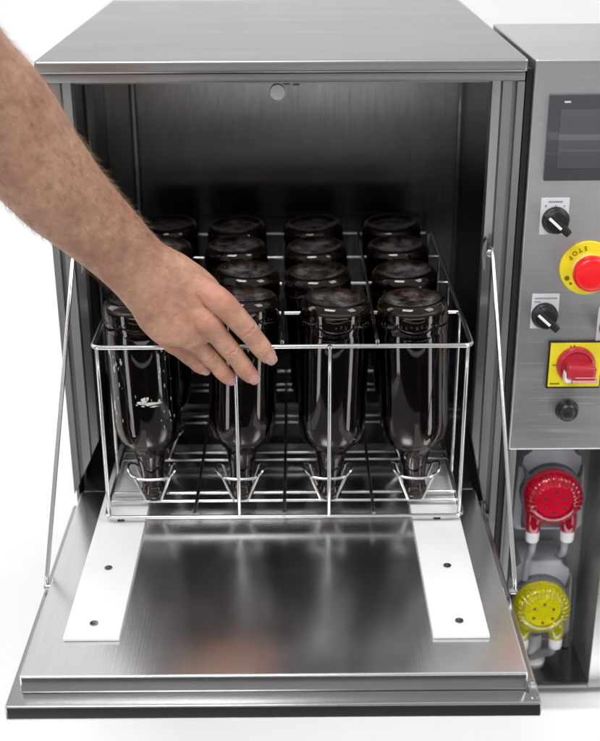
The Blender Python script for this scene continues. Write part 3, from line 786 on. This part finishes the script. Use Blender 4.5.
# creases, tendons, veins and flushed knuckles as real displacement
import numpy as np
n = len(me2.vertices)
co = np.empty(n * 3); me2.vertices.foreach_get('co', co); co = co.reshape(-1, 3)
no = np.empty(n * 3); me2.vertex_normals.foreach_get('vector', no); no = no.reshape(-1, 3)
disp = np.zeros(n); flush = np.zeros(n)
nv = np.array(NV); back = np.clip(no @ nv, 0, 1)
def seg_info(p, q):
    p = np.array(p); q = np.array(q); d = q - p; L = np.linalg.norm(d); d = d / L
    s = (co - p) @ d; lat = np.linalg.norm(co - p - np.outer(s, d), axis=1)
    return s, lat, L, d
FN = [k for k in FG if k != 'thumb']
for k in FN:
    ss = FG[k]; np_ = len(ss)
    pip = ss[-4]; nx = ss[-3]; dip = ss[-2]; mcp = ss[-6]
    for c, a, b, amp, wd, cnt in ((pip, ss[-5], nx, .00075, .0050, 5), (dip, nx, ss[-1], .00050, .0030, 3)):
        s, lat, L, d = seg_info(c[:3], b[:3])
        r = c[3]
        near = (lat < r * 1.35)
        warp = .0010 * np.sin(co[:, 0] * 900 + co[:, 2] * 500)
        env = np.exp(-(s / wd) ** 2)
        w = np.cos((s + warp) / wd * cnt * .9)
        disp += near * env * (-amp * np.clip(w, -.2, 1)) * back
        disp += near * np.exp(-(s / (wd * 1.5)) ** 2) * .0006 * back
        flush = np.maximum(flush, near * np.exp(-(s / .006) ** 2) * .30 * back)
    # fingertip flush
    dd = np.linalg.norm(co - np.array(ss[-1][:3]), axis=1); flush = np.maximum(flush, .55 * np.exp(-(dd / .0125) ** 2))
    # knuckle
    m_ = np.array(mcp[:3]); dd = np.linalg.norm(co - m_, axis=1)
    flush = np.maximum(flush, {'index': .6, 'middle': .4, 'ring': .25, 'little': .2}[k] * np.exp(-(dd / .020) ** 2))
    disp += {'index': .0026, 'middle': .0026, 'ring': .0018, 'little': .0012}[k] * np.exp(-((dd - mcp[3]) / .009) ** 2) * np.exp(-(dd / .022) ** 4) * back
    # tendon from knuckle to wrist
    wr = (-.146, -.05, .300)
    s, lat, L, d = seg_info(mcp[:3], wr)
    perp = (co - m_) - np.outer(s, d); side = perp @ np.cross(d, nv)
    disp += .0008 * np.exp(-(side / .0035) ** 2) * ((s > -.004) & (s < L)) * np.clip(1 - s / L, 0, 1) * np.clip((s + .004) / .01, 0, 1) * back
vd = np.zeros(n)
for pts, amp, w in (([(-.085, 0, .262), (-.098, 0, .272), (-.105, 0, .288), (-.125, 0, .300), (-.150, 0, .325), (-.185, 0, .375)], .0009, .0024),
                    ([(-.100, 0, .245), (-.115, 0, .262), (-.122, 0, .283), (-.125, 0, .300)], .0007, .0022),
                    ([(-.215, 0, .350), (-.19, 0, .345), (-.17, 0, .325), (-.15, 0, .325)], .0007, .0026),
                    ([(-.26, 0, .44), (-.235, 0, .42), (-.215, 0, .375), (-.19, 0, .345)], .0007, .003)):
    P_ = [np.array(p) for p in pts]; best = np.full(n, 9.)
    for a, b in zip(P_, P_[1:]):
        d = b - a; L = np.linalg.norm(d); d = d / L; s = np.clip((co - a) @ d, 0, L)
        v = co - a - np.outer(s, d); v = v - np.outer(v @ nv, nv); best = np.minimum(best, np.linalg.norm(v, axis=1))
    vd = np.maximum(vd, amp * np.exp(-(best / w) ** 2) * back)
disp += vd
# soft muscle modulation
nz = np.array([noise.noise(Vector(p) * 22) + .5 * noise.noise(Vector(p) * 55) for p in co])
disp += nz * .0009
fl2 = np.array([noise.noise(Vector(p) * 38 + Vector((5, 2, 1))) for p in co]); flush = np.clip(flush + np.clip(fl2, 0, 1) * .12, 0, 1)
co2 = co + no * disp[:, None]
me2.vertices.foreach_set('co', co2.reshape(-1)); me2.update()
at = me2.attributes.new('flush', 'FLOAT', 'POINT'); at.data.foreach_set('value', flush.astype(np.float32))
me2.materials.clear(); me2.materials.append(M['skin']); me2.shade_smooth()
me2.name = 'person'
PO = bpy.data.objects.new('person', me2); C.objects.link(PO)
tag(PO, 'bare forearm and hand with fingers resting over the front rail of the wire basket', 'person')
# nails
cam_dir = Vector((0, -.92, .39))
for k, (dx, dn) in dict(index=(.0035, .62), middle=(.0030, .62), ring=(.003, .62), little=(.0025, .62)).items():
    a = Vector(FG[k][-2][:3]); b = Vector(FG[k][-1][:3]); r = FG[k][-1][3]; t = (b - a).normalized()
    u = NV.cross(t).normalized(); v = t.cross(u).normalized()
    if v.dot(cam_dir) < 0: v = -v
    bm = B()
    nu, nt_ = 10, 9; top = []
    Lr, Wr = r * .78, r * .70
    for i in range(nt_):
        row = []
        for j in range(nu):
            s_ = -1 + 2 * i / (nt_ - 1); q = -1 + 2 * j / (nu - 1)
            qq = q * math.sqrt(max(0, 1 - abs(s_) ** 3.2 * .75))
            ang = qq * .82
            drop = .13 * max(0, s_ + .1) ** 2
            p = b + t * (r * .22 + s_ * Lr) + (u * math.sin(ang) * .92 + v * (math.cos(ang) * 1.0 - drop)) * r * 1.0
            row.append(bm.verts.new(p))
        top.append(row)
    for i in range(nt_ - 1):
        for j in range(nu - 1): bm.faces.new((top[i][j], top[i][j + 1], top[i + 1][j + 1], top[i + 1][j]))
    r_ = bmesh.ops.solidify(bm, geom=list(bm.faces), thickness=.0006)
    obj('fingernail', bm, M['nail'], PO, angle=60)
# fine hair on the forearm
bm = B(); rh = random.Random(11)
cand = [i for i in range(0, n) if True]
cnt = 0; tries = 0
axis = Vector((.55, .2, -.8)).normalized()
while cnt < 4200 and tries < 90000:
    tries += 1
    i = rh.randrange(n); p = Vector(co2[i]); nn = Vector(no[i])
    s = (p - Vector((-.143, -.035, .306))).dot(Vector((-.45, -.3, .84)))
    if s < -.015 or s > .30: continue
    if rh.random() > min(1, (s + .02) / .06): continue
    if nn.dot(NV) < -.35: continue
    tg = (axis - nn * axis.dot(nn)).normalized()
    tg = (tg + Vector((rh.uniform(-.5, .5), rh.uniform(-.5, .5), rh.uniform(-.5, .5)))).normalized()
    Lh = rh.uniform(.006, .013)
    q1 = p + (nn * .45 + tg * .7) * Lh * .4; q2 = p + (nn * .5 + tg * 1.6) * Lh * .55
    up = nn.cross(tg).normalized() * .00010
    nn2 = nn * .00010
    a = [bm.verts.new(p + up - nn * .0003), bm.verts.new(p - up - nn * .0003), bm.verts.new(p + nn2 * 1.4 - nn * .0003)]
    b_ = [bm.verts.new(q1 + up * .8), bm.verts.new(q1 - up * .8), bm.verts.new(q1 + nn2)]
    c_ = bm.verts.new(q2)
    for e in range(3):
        f_ = (e + 1) % 3
        bm.faces.new((a[e], a[f_], b_[f_], b_[e])); bm.faces.new((b_[e], b_[f_], c_))
    cnt += 1
ha = obj('arm_hair', bm, M['hair'], PO); ha['kind'] = 'stuff'

# ------------------------------------------------------------------ light
w = bpy.data.worlds.new('World'); SC.world = w; w.use_nodes = True
wn = w.node_tree; bg = wn.nodes['Background']      # gradient for the unseen studio, darkened below to dim steel reflections
wt = N(wn, 'ShaderNodeTexCoord'); ws = N(wn, 'ShaderNodeSeparateXYZ'); wn.links.new(wt.outputs['Generated'], ws.inputs[0])
wr = N(wn, 'ShaderNodeMapRange'); wr.inputs['From Min'].default_value = -.16; wr.inputs['From Max'].default_value = .10; wr.inputs['To Min'].default_value = .06; wr.inputs['To Max'].default_value = .46
wn.links.new(ws.outputs['Z'], wr.inputs['Value']); wn.links.new(wr.outputs[0], bg.inputs[1])
bg.inputs[0].default_value = (.97, .98, 1, 1)
def area(name, loc, target, sx, sy, power, col=(1, 1, 1)):
    l = bpy.data.lights.new(name, 'AREA'); l.shape = 'RECTANGLE'; l.size = sx; l.size_y = sy; l.energy = power; l.color = col
    o = bpy.data.objects.new(name, l); C.objects.link(o); o.location = loc
    o.rotation_euler = (Vector(target) - Vector(loc)).to_track_quat('-Z', 'Y').to_euler()
    return o
area('softbox_key', (-.55, -1.15, 2.0), (0, .15, .1), 1.1, .8, 36)
area('softbox_side', (1.5, -.7, 1.5), (0, .1, .1), .7, 1.0, 15)
area('softbox_back', (0, 1.0, 2.3), (0, 1.4, 0), 3.2, 1.2, 14)
area('softbox_left', (-1.7, .3, 1.0), (-.2, .2, .1), .8, 1.2, 10)
area('added_strip_high', (.2, -2.3, -.05), (.2, 0, -.05), 3.2, .15, 3.8)  # added unseen strip, reflects as a bright band in the chamber wall
area('added_strip_low', (.2, -2.3, -.39), (.2, 0, -.39), 3.2, .06, .7)  # second added strip, for the lower band reflected in the chamber
area('added_strip_left', (-1.25, -1.0, -.35), (0, .1, .1), .30, 1.1, 5)  # added unseen strip for vertical streaks reflected in the bottles
area('added_strip_right', (1.4, -.9, -.35), (0, .1, .1), .30, 1.1, 5)  # its added counterpart, streaks on the bottles' right sides
area('added_fill_below', (.1, -.62, -1.3), (0, .08, -.5), 2.6, .5, 16)  # added unseen fill that whitens the table's front face

# ------------------------------------------------------------------ camera
cam = bpy.data.cameras.new('camera'); co_ = bpy.data.objects.new('camera', cam); C.objects.link(co_)
R_ = Vector((.99997658, -.00481145, -.00486813)); U_ = Vector((.00636798, .39322267, .91942122)); F_ = Vector((.00250949, .91943068, -.3932441))
mw = Matrix(((R_.x, U_.x, -F_.x, .01535303), (R_.y, U_.y, -F_.y, -1.16456535), (R_.z, U_.z, -F_.z, .6755084), (0, 0, 0, 1)))
co_.matrix_world = mw
cam.sensor_fit = 'HORIZONTAL'; cam.sensor_width = 36; cam.lens = 1193.94 / 600 * 36
cam.clip_start = .02; cam.clip_end = 60
cam.dof.use_dof = True; cam.dof.focus_distance = 1.235; cam.dof.aperture_fstop = 7.0
SC.camera = co_
SC.view_settings.view_transform = 'Standard'; SC.view_settings.look = 'None'; SC.view_settings.exposure = 0; SC.view_settings.gamma = 1
SC.cycles.max_bounces = 14; SC.cycles.transmission_bounces = 12; SC.cycles.glossy_bounces = 6
SC.cycles.use_denoising = True
